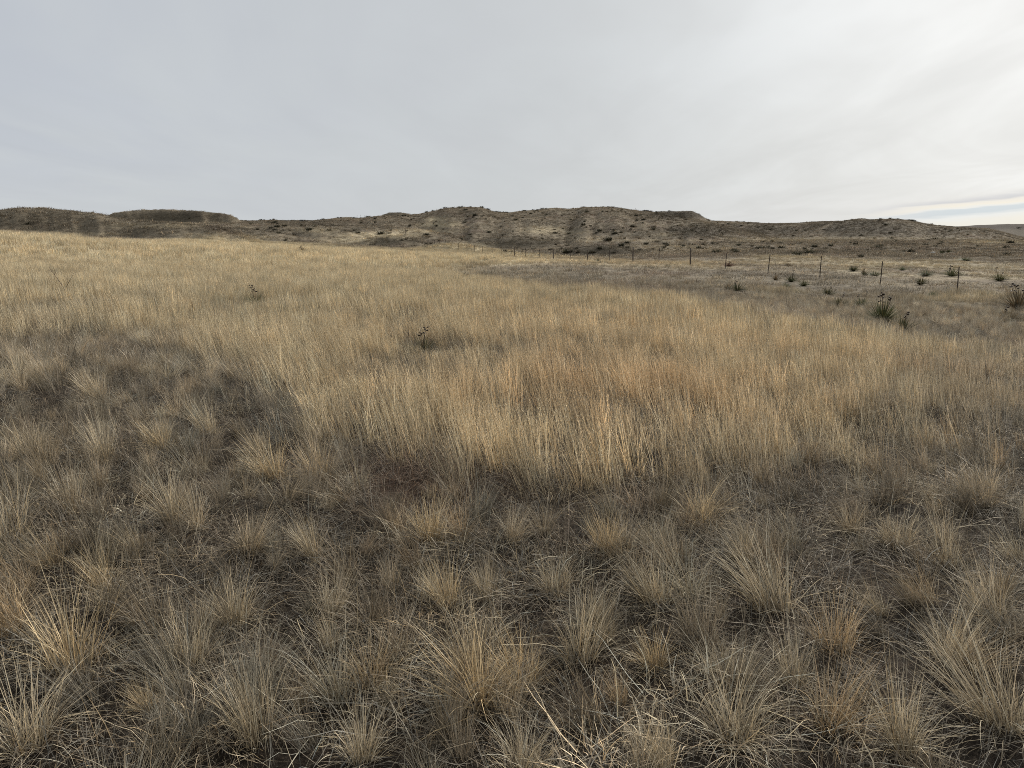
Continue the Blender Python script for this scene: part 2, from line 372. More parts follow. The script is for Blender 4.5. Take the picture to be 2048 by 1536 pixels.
def mat_grass(name, instanced, spec=.25, trans=.18):
    m = bpy.data.materials.new(name); m.use_nodes = True; n = NT(m.node_tree)
    a = n.n('ShaderNodeAttribute', attribute_name='col')
    if instanced:
        t = n.n('ShaderNodeAttribute', attribute_name='tint'); t.attribute_type = 'INSTANCER'; tint = t.outputs['Color']
    else:
        t = n.n('ShaderNodeObjectInfo'); tint = t.outputs['Color']
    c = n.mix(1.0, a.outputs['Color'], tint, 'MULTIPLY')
    d = n.n('ShaderNodeBsdfDiffuse'); n.l(c, d.inputs[0])
    tr = n.n('ShaderNodeBsdfTranslucent'); n.l(c, tr.inputs[0])
    ms = n.n('ShaderNodeMixShader'); ms.inputs[0].default_value = trans; n.l(d.outputs[0], ms.inputs[1]); n.l(tr.outputs[0], ms.inputs[2])
    gl = n.n('ShaderNodeBsdfGlossy'); gl.inputs['Roughness'].default_value = .45; gl.inputs[0].default_value = (.9, .88, .82, 1)
    m2 = n.n('ShaderNodeMixShader'); m2.inputs[0].default_value = .025 * spec / .25; n.l(ms.outputs[0], m2.inputs[1]); n.l(gl.outputs[0], m2.inputs[2])
    o = n.n('ShaderNodeOutputMaterial'); n.l(m2.outputs[0], o.inputs[0]); return m


def mat_plain(name, col, rough=.8, metal=0.0, nscale=30, var=.35, bumpd=.002):
    m = bpy.data.materials.new(name); m.use_nodes = True; n = NT(m.node_tree)
    tcn = n.n('ShaderNodeTexCoord'); f = n.noise(tcn.outputs['Object'], nscale, 5, .6)
    sc = n.n('ShaderNodeVectorMath', operation='SCALE'); sc.inputs[0].default_value = col; n.l(n.mr(f, .3, .7, 1 - var, 1 + var, False), sc.inputs['Scale'])
    b = n.n('ShaderNodeBsdfPrincipled'); n.l(sc.outputs[0], b.inputs['Base Color']); b.inputs['Roughness'].default_value = rough; b.inputs['Metallic'].default_value = metal
    bu = n.n('ShaderNodeBump'); bu.inputs['Distance'].default_value = bumpd; n.l(f, bu.inputs['Height']); n.l(bu.outputs[0], b.inputs['Normal'])
    o = n.n('ShaderNodeOutputMaterial'); n.l(b.outputs[0], o.inputs[0]); return m


M_GROUND = mat_ground(); M_GI = mat_grass('dry_grass_blades', True); M_GO = mat_grass('tussock_blades', False)
M_LEAF = mat_grass('green_leaves', False, .3, .15)
M_POD = mat_plain('dark_seed_pods', (.030, .018, .010), .7, 0, 60); M_STALK = mat_plain('dry_stalk', (.10, .07, .045), .8, 0, 40)
M_STEEL = mat_plain('rusty_steel', (.040, .028, .022), .7, .3, 25); M_WOOD = mat_plain('weathered_wood', (.075, .060, .048), .9, 0, 18)
M_WIRE = mat_plain('rusty_wire', (.12, .075, .055), .6, .5, 60); M_TWIG = mat_plain('bleached_stem', (.42, .36, .27), .8, 0, 40)
M_STONE = mat_plain('pale_stone', (.42, .40, .36), .9, 0, 30, .3, .01)

# ------------------------------------------------------------------ ground sheet (one mesh)
ang = np.concatenate([np.linspace(-180, -62, 60, endpoint=False), np.linspace(-62, -42, 60, endpoint=False), np.linspace(-42, 42, 760, endpoint=False), np.linspace(42, 62, 60, endpoint=False), np.linspace(62, 180, 60, endpoint=False)])
rad = np.concatenate([np.geomspace(.3, 20, 190, endpoint=False), np.geomspace(20, 90, 140, endpoint=False), np.linspace(90, 360, 420, endpoint=False), np.geomspace(360, 760, 90, endpoint=False), np.geomspace(760, 9000, 24)])
A_, R_ = np.meshgrid(np.radians(ang), rad)
# near the hills the rows follow constant distance ahead, so crests stay crisp
gx = np.sin(A_) * R_; gy = np.cos(A_) * R_
gz = terrain(gx, gy)
nr, na = gx.shape
V = np.stack([gx.ravel(), gy.ravel(), gz.ravel()], 1)
tc_, gg_, px_v, v_v, wb_ = tints(V[:, 0], V[:, 1], V[:, 2])
rr_ = np.hypot(V[:, 0], V[:, 1])
# under the grass the soil is dark brown litter, reddish in the bare patch
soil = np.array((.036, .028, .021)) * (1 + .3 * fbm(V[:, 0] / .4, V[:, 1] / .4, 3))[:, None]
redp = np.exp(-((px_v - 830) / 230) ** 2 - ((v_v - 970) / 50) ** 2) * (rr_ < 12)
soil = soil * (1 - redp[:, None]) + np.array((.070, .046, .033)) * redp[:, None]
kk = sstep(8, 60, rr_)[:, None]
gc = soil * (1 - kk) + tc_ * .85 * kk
gc = gc * (1 - .52 * sstep(330, 350, rr_))[:, None]      # bare sheet beyond the built grass: missing grass self-shadow painted into its colour
I = np.arange(nr * na).reshape(nr, na); J = np.roll(I, -1, 1)
Q = np.stack([I[:-1].ravel(), J[:-1].ravel(), J[1:].ravel(), I[1:].ravel()], 1)[:, ::-1]
V = np.vstack([V, [0, 0, float(terrain(np.array([0.]), np.array([0.]))[0])]])
gc = np.vstack([gc, soil[0]])
capq = np.stack([I[0, 0::2], J[0, 0::2], J[0, 1::2], np.full(len(I[0, 0::2]), len(V) - 1)], 1)
Q = np.vstack([Q, capq])
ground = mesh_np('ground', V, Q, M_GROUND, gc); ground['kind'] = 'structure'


# ------------------------------------------------------------------ blades
def blades(n, rad0, tilt, bend, length, width, segs=4, lean=(0, 0), head=0, colf=None, seed=0, jit=.25, flat=False, base_sq=1.0, var=1.0):
    """n ribbons rising from a disc; returns verts, quads, cols.  tilt/bend/length are (lo, hi)"""
    g = np.random.default_rng(seed)
    rr = rad0 * g.random(n) ** (.5 * base_sq); th = g.random(n) * 2 * np.pi
    bx, by = rr * np.cos(th), rr * np.sin(th)
    out = th + g.normal(0, .7, n)
    out = np.where(g.random(n) < .15, g.random(n) * 2 * np.pi, out)
    # more tilt for blades further out
    kt = (.25 + .75 * rr / max(rad0, 1e-6))
    t0 = tilt[0] + (tilt[1] - tilt[0]) * g.random(n) * kt
    bd = bend[0] + (bend[1] - bend[0]) * g.random(n) ** 1.5
    L = length[0] + (length[1] - length[0]) * g.random(n) ** .8
    Wd = (width[0] + (width[1] - width[0]) * g.random(n))
    p = np.stack([bx, by, np.full(n, -.02) + (g.random(n) * .03 if flat else 0)], 1)
    tw = g.normal(0, .5, n); az = out.copy()
    side = out + np.pi / 2 + g.normal(0, .6, n)
    sv = np.stack([np.cos(side), np.sin(side), np.zeros(n)], 1)
    rows = []; cl = []
    shade = .50 + .75 * g.random(n) ** .9; shade = np.where(g.random(n) < .14, shade * .5, shade); shade = np.where(g.random(n) < .10, 1.5, shade); shade = np.clip(.9 + (shade - .9) * var * 1.25, .12, 1.7); warm = g.normal(0, .05, n)
    grey = g.random(n) < .2
    for s in range(segs + 1):
        f = s / segs
        wd = Wd * (1 - f ** 2.2 * .88) * .5
        rows.append(np.stack([p - sv * wd[:, None], p + sv * wd[:, None]], 1))
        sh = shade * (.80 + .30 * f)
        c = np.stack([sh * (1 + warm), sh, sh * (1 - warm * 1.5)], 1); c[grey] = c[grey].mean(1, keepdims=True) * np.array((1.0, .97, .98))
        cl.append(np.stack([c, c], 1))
        t = t0 + bd * (f + .5 / segs) ** 1.3 + g.normal(0, jit * .12, n)
        az = az + tw / segs
        dr = np.stack([np.sin(t) * np.cos(az) + lean[0] * (f + .2), np.sin(t) * np.sin(az) + lean[1] * (f + .2), np.cos(t)], 1)
        dr /= np.linalg.norm(dr, axis=1, keepdims=True)
        nxt = p + dr * (L / segs)[:, None]
        nxt[:, 2] = np.where(nxt[:, 2] < .004, .004 + .01 * g.random(n), nxt[:, 2]) if s > 0 else nxt[:, 2]
        if s < segs: p = nxt
    Vv = np.stack(rows, 1).reshape(n, (segs + 1) * 2, 3); Cc = np.stack(cl, 1).reshape(n, (segs + 1) * 2, 3)
    b = np.arange(n)[:, None] * (segs + 1) * 2; k = np.arange(segs)[None] * 2
    q = np.stack([b + k, b + k + 1, b + k + 3, b + k + 2], 2).reshape(-1, 4)
    Vs, Qs, Cs = [Vv.reshape(-1, 3)], [q], [Cc.reshape(-1, 3)]
    if head:                     # small fluffy spikelets near the top of each stalk
        m = n * head; idx = np.repeat(np.arange(n), head); f = .5 + .5 * g.random(m)
        si = np.minimum((f * segs).astype(int), segs - 1); ff = f * segs - si
        cen = (Vv[:, 0::2] + Vv[:, 1::2]) / 2
        a0 = cen[idx, si] * (1 - ff)[:, None] + cen[idx, si + 1] * ff[:, None]
        aa = g.random(m) * 2 * np.pi; el = g.uniform(.5, 1.4, m); ln = g.uniform(.008, .022, m) * (length[1] / .55)
        tip = a0 + np.stack([np.cos(aa) * np.cos(el), np.sin(aa) * np.cos(el), np.sin(el)], 1) * ln[:, None]
        sv2 = np.stack([-np.sin(aa), np.cos(aa), np.zeros(m)], 1) * (Wd[idx] * .42)[:, None]
        v4 = np.stack([a0 - sv2, a0 + sv2, tip + sv2 * .3, tip - sv2 * .3], 1).reshape(-1, 3)
        off = n * (segs + 1) * 2
        Vs.append(v4); Qs.append(off + np.arange(m * 4).reshape(m, 4)); Cs.append(np.repeat(np.clip(g.normal(1.15, .15, m), .7, 1.6), 4)[:, None] * np.ones((1, 3)))
    return np.vstack(Vs), np.vstack(Qs), np.vstack(Cs)


def merge(*parts):
    vs, qs, cs = [], [], []; o = 0
    for v, q, c in parts: vs.append(v); qs.append(q + o); cs.append(c); o += len(v)
    return np.vstack(vs), np.vstack(qs), np.vstack(cs)


def clump_collection(name, builders):
    c = bpy.data.collections.new(name)
    for i, b in enumerate(builders):
        v, q, cc = b
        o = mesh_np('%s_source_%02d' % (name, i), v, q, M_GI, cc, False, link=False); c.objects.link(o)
    return c


def scatter(name, coll, pts, rot, scl, idx, tint, label, cat):
    n = len(pts); me = bpy.data.meshes.new(name); me.vertices.add(n)
    me.vertices.foreach_set('co', np.ascontiguousarray(pts, dtype=np.float32).ravel())
    for nm, typ, dat, key in (('rot', 'FLOAT_VECTOR', rot, 'vector'), ('scl', 'FLOAT_VECTOR', scl, 'vector'), ('tint', 'FLOAT_VECTOR', tint, 'vector')):
        a = me.attributes.new(nm, typ, 'POINT'); a.data.foreach_set(key, np.ascontiguousarray(dat, dtype=np.float32).ravel())
    a = me.attributes.new('idx', 'INT', 'POINT'); a.data.foreach_set('value', np.ascontiguousarray(idx, dtype=np.int32))
    o = bpy.data.objects.new(name, me); COL.objects.link(o)
    ng = bpy.data.node_groups.new(name + '_nodes', 'GeometryNodeTree')
    ng.interface.new_socket('Geometry', in_out='INPUT', socket_type='NodeSocketGeometry'); ng.interface.new_socket('Geometry', in_out='OUTPUT', socket_type='NodeSocketGeometry')
    N = ng.nodes; L = ng.links
    gi = N.new('NodeGroupInput'); go = N.new('NodeGroupOutput'); ip = N.new('GeometryNodeInstanceOnPoints'); ci = N.new('GeometryNodeCollectionInfo')
    ci.inputs['Collection'].default_value = coll; ci.inputs['Separate Children'].default_value = True; ci.inputs['Reset Children'].default_value = True
    def na(nm, t):
        k = N.new('GeometryNodeInputNamedAttribute'); k.data_type = t; k.inputs['Name'].default_value = nm; return k.outputs['Attribute']
    L.new(gi.outputs[0], ip.inputs['Points']); L.new(ci.outputs[0], ip.inputs['Instance']); ip.inputs['Pick Instance'].default_value = True
    L.new(na('idx', 'INT'), ip.inputs['Instance Index'])
    er = N.new('FunctionNodeEulerToRotation'); L.new(na('rot', 'FLOAT_VECTOR'), er.inputs[0]); L.new(er.outputs[0], ip.inputs['Rotation'])
    L.new(na('scl', 'FLOAT_VECTOR'), ip.inputs['Scale']); L.new(ip.outputs[0], go.inputs[0])
    md = o.modifiers.new('scatter', 'NODES'); md.node_group = ng
    setprops(o, label, cat, None, 'stuff'); return o


def sample(d0, d1, dens, umax=.86, xpad=1.5):
    """random points on the ground with dens per m2 between distances d0 and d1 ahead"""
    A = umax * (d1 ** 2 - d0 ** 2) + 2 * xpad * (d1 - d0); n = int(A * dens)
    yy = np.sqrt(rng.random(n) * (d1 ** 2 - d0 ** 2) + d0 ** 2) if d0 >= 0 else rng.uniform(d0, d1, n)
    xx = rng.uniform(-1, 1, n) * (umax * np.abs(yy) + xpad)
    return xx, yy


def spun(a, b):
    """euler angles for a random spin about z followed by tilts a (about x) and b (about y; negative leans left)"""
    c = rng.random(len(a)) * 6.283
    ca, sa, cb, sb, cc, sc = np.cos(a), np.sin(a), np.cos(b), np.sin(b), np.cos(c), np.sin(c)
    # Rx(a) Rz(c)
    m = [[cc, -sc, 0 * c], [ca * sc, ca * cc, -sa], [sa * sc, sa * cc, ca]]
    m00 = cb * m[0][0] + sb * m[2][0]; m10 = m[1][0]
    m20 = -sb * m[0][0] + cb * m[2][0]; m21 = -sb * m[0][1] + cb * m[2][1]; m22 = -sb * m[0][2] + cb * m[2][2]
    return np.stack([np.arctan2(m21, m22), -np.arcsin(np.clip(m20, -1, 1)), np.arctan2(m10, m00)], 1)


def place(xx, yy, smin, smax, tilt=.08, lean=0.0, hz=None):
    zz = terrain(xx, yy); n = len(xx)
    s = rng.uniform(smin, smax, n)
    rot = spun(rng.normal(0, tilt, n), rng.normal(0, tilt, n) - lean)
    sc = np.stack([s, s, s * (hz if hz is not None else 1)], 1)
    return np.stack([xx, yy, zz], 1), rot, sc


def jitter_tint(t, amt=.16):
    n = len(t); k = np.exp(rng.normal(0, amt, n))[:, None]; wv = rng.normal(0, .04, n)[:, None]
    return t * k * np.concatenate([1 + wv, np.ones((n, 1)), 1 - wv], 1)


# clump shapes -----------------------------------------------------
def tussock_geo(seed, n=230, w=1.0):
    g = np.random.default_rng(seed + 5); sp = g.uniform(.65, 1.35); up = g.uniform(.6, 1.3); r0 = g.uniform(.05, .11)
    a = blades(int(n * .50 * up), r0, (.06, .58 * sp), (.10, 1.2 * sp), (.20, .46), (.0020 * w, .0042 * w), 6, seed=seed)
    b = blades(int(n * .24), r0 * .8, (.0, .48 * sp), (.05, .65), (.32, .60), (.0016 * w, .0028 * w), 5, seed=seed + 50)
    c = blades(int(n * .30 * sp), r0 * 1.3, (.65, 1.25), (.3, 1.5), (.10, .30), (.0020 * w, .0036 * w), 5, seed=seed + 90)
    # broken and kinked straws
    k = blades(int(n * .12), r0, (.1, .8), (1.2, 2.6), (.20, .42), (.0020 * w, .0036 * w), 4, seed=seed + 120, jit=2.5)
    v, q, cc = merge(a, b, c, k)
    # every tussock is lopsided: combed one way, with a notch of missing blades
    az = g.random() * 6.283; am = g.uniform(.08, .50)
    v = v.copy(); hh = np.clip(v[:, 2], 0, 1); v[:, 0] += math.cos(az) * am * hh ** 1.3; v[:, 1] += math.sin(az) * am * hh ** 1.3
    return v, q, cc


def mat_geo(seed, n=120):
    return merge(blades(int(n * .7), .22, (.5, 1.45), (.6, 2.6), (.03, .11), (.0022, .0046), 5, seed=seed, base_sq=1),
                 blades(int(n * .45), .24, (1.1, 1.55), (.0, 1.2), (.08, .28), (.0016, .0034), 4, seed=seed + 7, flat=True, jit=2),
                 blades(int(n * .12), .2, (.0, .7), (.1, .6), (.10, .26), (.0014, .0024), 4, seed=seed + 9))


def stalks_geo(seed, n=34, w=(.0014, .0026), segs=5, head=7, rad0=.16, L=(.32, .60), var=1.0):
    return merge(blades(n, rad0, (.0, .22), (.02, .35), L, w, segs, lean=(0, 0), head=head, seed=seed, var=var),
                 blades(int(n * .6), rad0, (.15, .9), (.2, 1.2), (.10, .26), w, 4, seed=seed + 33, var=var))


C_TUS = clump_collection('filler_tussock', [tussock_geo(100 + i, 170) for i in range(8)])
C_MAT = clump_collection('short_mat', [mat_geo(200 + i) for i in range(8)])
C_ST0 = clump_collection('tall_stalks', [stalks_geo(300 + i, 26, (.0018, .0034), head=4, rad0=.10, L=(.26, .50)) for i in range(8)])
C_ST1 = clump_collection('tall_stalks_mid', [stalks_geo(320 + i, 32, (.0035, .0065), 3, 0, .15, (.26, .50), .6) for i in range(6)])
C_ST2 = clump_collection('tall_stalks_far', [stalks_geo(340 + i, 30, (.010, .018), 2, 0, .36, (.26, .48), .45) for i in range(5)])
C_SH1 = clump_collection('short_grass_mid', [merge(blades(46, .22, (.2, 1.2), (.2, 1.4), (.10, .26), (.004, .008), 3, seed=400 + i)) for i in range(6)])
C_SH2 = clump_collection('short_grass_far', [merge(blades(30, .50, (.2, 1.1), (.2, 1.2), (.12, .30), (.012, .024), 2, seed=420 + i)) for i in range(6)])
C_HIL = clump_collection('hill_grass', [merge(blades(24, .75, (.2, 1.1), (.2, 1.0), (.15, .42), (.03, .07), 2, seed=440 + i)) for i in range(6)])

YTYPES = [(11, .46, 60, 2, .016), (12, .42, 120, 2, .016), (13, .40, 130, 1, .016), (14, .42, 130, 0, .017), (15, .50, 190, 3, .016), (16, .36, 90, 1, .015)]
GN = (.110, .118, .056); GB = (.16, .175, .115); BR = (.19, .155, .10); DK = (.085, .088, .045)
# px, v base, height px, type, colour, width factor, name, label
YL = [
    (844, 704, 60, 0, DK, 1.25, 'sparse yucca with black seed pods standing alone in the golden meadow'),
    (512, 610, 44, 0, GN, 1.1, 'small yucca with bent pod stalks in the left part of the golden meadow'),
    (1764, 645, 66, 4, GN, .95, 'biggest green yucca with a row of dark pods on the grey ground'),
    (1805, 664, 34, 2, DK, 1.1, 'dark green yucca right below the biggest one'),
    (1722, 614, 32, 1, GN, 1.0, 'bushy yucca with black pods to the left above the biggest one'),
    (1678, 614, 24, 2, DK, 1.0, 'small dark yucca with one leaning stalk left of the bushy one'),
    (1655, 590, 24, 1, DK, 1.1, 'low yucca under a curved stalk of pods near the second fence post group'),
    (1607, 572, 15, 3, GN, 1.2, 'low round green yucca without stalks'),
    (1583, 564, 24, 1, DK, 1.0, 'yucca crowned with dark pods between two fence posts'),
    (1571, 575, 14, 3, GB, 1.1, 'pale grey-green yucca below the pod-crowned one'),
    (1551, 560, 16, 5, BR, 1.0, 'brown withered yucca with thin dark stalks'),
    (1576, 533, 10, 3, BR, 1.6, 'brownish yucca flat on the ground close to the fence line'),
    (1707, 542, 14, 3, DK, 1.3, 'green yucca between the wires, left of the third fence post'),
    (1749, 552, 13, 3, GB, 1.5, 'grey-green yucca at the foot of the third fence post'),
    (1730, 551, 10, 3, DK, 1.2, 'tiny dark yucca beside the grey-green one by the post'),
    (1841, 570, 18, 2, DK, 1.0, 'dark yucca in front of a paler one between the two nearest posts'),
    (1852, 552, 15, 3, GB, 1.4, 'pale yucca behind the dark one between the two nearest posts'),
    (1903, 553, 20, 5, GN, 1.3, 'yucca tight against the nearest fence post'),
    (1998, 562, 24, 1, GN, 1.1, 'yucca with two stacked pods right of the nearest fence post'),
    (1804, 541, 10, 3, GB, 1.2, 'faint low yucca beyond the fence, right of the third post'),
    (2036, 620, 52, 4, BR, 1.3, 'large dusky yucca cut by the right edge of the picture'),
    (2015, 640, 26, 5, BR, 1.2, 'brown withered yucca left below the dusky one at the right edge'),
    (1474, 582, 22, 5, DK, 1.3, 'dark yucca with an upright stalk on the grey band right of centre'),
    (1457, 578, 16, 3, BR, 1.3, 'brownish yucca left of the dark one with an upright stalk'),
    (603, 503, 12, 5, BR, 1.6, 'tiny yucca with one black pod stalk at the far left meadow edge'),
    (275, 493, 8, 5, DK, 1.5, 'tiny dark yucca at the foot of the near left hill'),
    (824, 504, 8, 3, BR, 2.0, 'small brown bushy yucca before the central knoll'),
    (971, 522, 8, 5, DK, 1.6, 'dark low yucca left one of the pair before the far fence'),
    (988, 519, 7, 3, DK, 1.9, 'dark low yucca right one of the pair before the far fence'),
    (932, 556, 14, 5, BR, 1.3, 'brown tufted yucca at the left tip of the grey band'),
    (1196, 524, 10, 5, DK, 1.0, 'slim dark yucca under the small dark knoll by the fence'),
    (1883, 507, 6, 3, DK, 1.4, 'left one of two small dark yuccas on the far plain at right'),
    (1896, 505, 7, 2, DK, 1.3, 'right one of two small dark yuccas on the far plain at right'),
    (1931, 521, 7, 3, GB, 3.0, 'wide bluish yucca patch on the plain behind the nearest post'),
    (1866, 593, 12, 3, GB, 1.3, 'faint grey-green yucca left of the nearest post base'),
    (1727, 548, 12, 5, BR, 1.0, 'thin brown yucca above the grey-green one by the third post'),
    (1458, 533, 11, 5, (.16, .10, .07), 1.9, 'reddish brown yucca right beside the fifth fence post'),
    (549, 571, 12, 5, BR, 1.0, 'faint brown yucca behind the small one at left in the meadow'),
]


YPOS = []
for px, v, h, k, col, wf, lab in YL:
    x, y, z = ground_hit(px, v); d = math.hypot(x, y)
    sc = h * d / F / (YTYPES[k][1] * (1.30 if YTYPES[k][3] > 1 else 1.05)); YPOS.append((x, y, z, sc, YTYPES[k][1] * sc * wf))


def yclear(xx, yy):
    k = np.ones(len(xx), bool)
    for x, y, z, sc, rr in YPOS: k &= np.hypot(xx - x, yy - y) > rr * .75
    return k


def yshrink(xx, yy):
    k = np.ones(len(xx))
    for x, y, z, sc, rr in YPOS:
        q = 1 - 1.0 / max(y, 2); k *= 1 - (.62 if y > 20 else .38) * np.exp(-(np.hypot(xx - x * q, (yy - y * q) / 2.0) / (rr * 1.7)) ** 4)
    return k


# near mat and filler tussocks ------------------------------------
xx, yy = sample(.4, 16, 48, .86, 1.2)
P_, r_, s_ = place(xx, yy, .7, 1.25, .12)
t_, g_, *_r = tints(P_[:, 0], P_[:, 1], P_[:, 2])
pale = sstep(.25, .6, fbm(xx / .35 + 5, yy / .35, 2))[:, None] * .5
tm = GREY * .80 * (1 - pale) + GREY * 1.25 * pale
curl = (rng.random(len(xx)) < .16)[:, None]; tm = np.where(curl, STRAW * 1.1, tm)
rp = (np.exp(-((_r[0] - 820) / 200) ** 2 - ((_r[1] - 960) / 45) ** 2))[:, None]
tm = tm * (1 - rp) + np.array((.22, .155, .11)) * rp
keep = rng.random(len(xx)) < (.85 - .50 * sstep(-.15, .35, fbm(xx / .6 + 40, yy / .6, 3)))
scatter('short_grass_mat', C_MAT, P_[keep], r_[keep], s_[keep], rng.integers(0, 8, keep.sum()), jitter_tint(tm)[keep], 'low curly dry grass and flattened litter carpeting the foreground', 'grass')

xx, yy = sample(.9, 26, 24, .86, 1.2)
P_, r_, s_ = place(xx, yy, .26, .68, .26, .08 + .22 * sstep(-1, 3, xx))
t_, g_, px__, v__, wb__ = tints(P_[:, 0], P_[:, 1], P_[:, 2])
keep = (rng.random(len(xx)) < (1 - .93 * g_ ** .6) * (.42 + .85 * vnoise(xx / .5 + 3, yy / .5))) & (rng.random(len(xx)) > rp[:0].sum() if True else True)
redz = np.exp(-((px__ - 820) / 190) ** 2 - ((v__ - 965) / 35) ** 2)
keep &= rng.random(len(xx)) > redz * .6
mixk = rng.random((len(xx), 1)); tt_ = jitter_tint((STRAW * .98 * mixk + GREY * .95 * (1 - mixk)) * (1 + .25 * sstep(5, 9, np.hypot(xx, yy)))[:, None], .22)
scatter('bunchgrass', C_TUS, P_[keep], r_[keep], s_[keep], rng.integers(0, 8, keep.sum()), tt_[keep], 'lesser grey-tan bunchgrass filling the gaps between the big tussocks', 'grass')

# tall golden grass -------------------------------------------------
def gold_layer(name, coll, nvar, d0, d1, dens, smin, smax, label, low=.0, hmul=1.0, tj_=.14):
    xx, yy = sample(d0, d1, dens)
    P_, r_, s_ = place(xx, yy, smin, smax, .06, .17 + .16 * fbm(xx / 2.5, yy / 4, 2))
    t_, g_, px__, v__, wb__ = tints(P_[:, 0], P_[:, 1], P_[:, 2])
    patch = .75 + .5 * fbm(xx / 1.3 + 3, yy / 1.3, 3)
    clump = sstep(-.32, .12, fbm(xx / .55 + 60, yy / .55, 3))
    patch = patch * (.50 + .55 * clump)
    keep = rng.random(len(xx)) < g_ * patch * 1.2 + low
    s_[:, 2] *= (.64 + .42 * vnoise(xx / .9, yy / .9)) * hmul * (.65 + .35 * g_)
    s_ *= (1 - .45 * ((v__ < pl(px__, BAND_HI) + 8) & (px__ > 1000)) )[:, None]
    keep &= yclear(xx, yy)
    s_ *= yshrink(xx, yy)[:, None]
    tj = jitter_tint(t_ * (1 + .16 * fbm(xx / 3., yy / 2., 3))[:, None], tj_)
    scatter(name, coll, P_[keep], r_[keep], s_[keep], rng.integers(0, nvar, keep.sum()), tj[keep], label, 'grass')


gold_layer('tall_golden_grass', C_ST0, 8, 2.6, 12, 62, .85, 1.12, 'tall golden stalks with feathery heads in the near meadow', low=.012, tj_=.24)
gold_layer('golden_meadow', C_ST1, 6, 12, 36, 26, .9, 1.15, 'tall pale gold grass across the middle of the meadow', tj_=.26)
gold_layer('distant_golden_meadow', C_ST2, 5, 36, 135, 5.2, .9, 1.2, 'pale gold grass running back to the foot of the hills', tj_=.24)


def low_layer(name, coll, nvar, d0, d1, dens, smin, smax, label, dark=1.0):
    xx, yy = sample(d0, d1, dens)
    P_, r_, s_ = place(xx, yy, smin, smax, .12)
    t_, g_, *_ = tints(P_[:, 0], P_[:, 1], P_[:, 2])
    keep = (rng.random(len(xx)) < (1.0 - .75 * g_)) & yclear(xx, yy)
    m = fbm(xx / (d0 * .06 + .5), yy / (d0 * .06 + .5), 3)
    tj = jitter_tint(t_ * (1.2 + .75 * m)[:, None].clip(.4, 2) * dark, .30)
    s_ *= ((.55 + .9 * vnoise(xx / 1.1, yy / 1.1)) * (.7 if d0 < 90 else 1) * yshrink(xx, yy))[:, None]
    scatter(name, coll, P_[keep], r_[keep], s_[keep], rng.integers(0, nvar, keep.sum()), tj[keep], label, 'grass')


low_layer('grey_short_grass', C_SH1, 6, 8, 34, 14, .8, 1.3, 'short grey-brown grass on the lower ground right of the meadow')
low_layer('distant_short_grass', C_SH2, 6, 34, 120, 3.6, .7, 1.3, 'short grey grass around and beyond the fence')
low_layer('hillside_grass', C_HIL, 6, 95, 345, 2.2, .4, .95, 'sparse scrubby grass covering the hillsides')


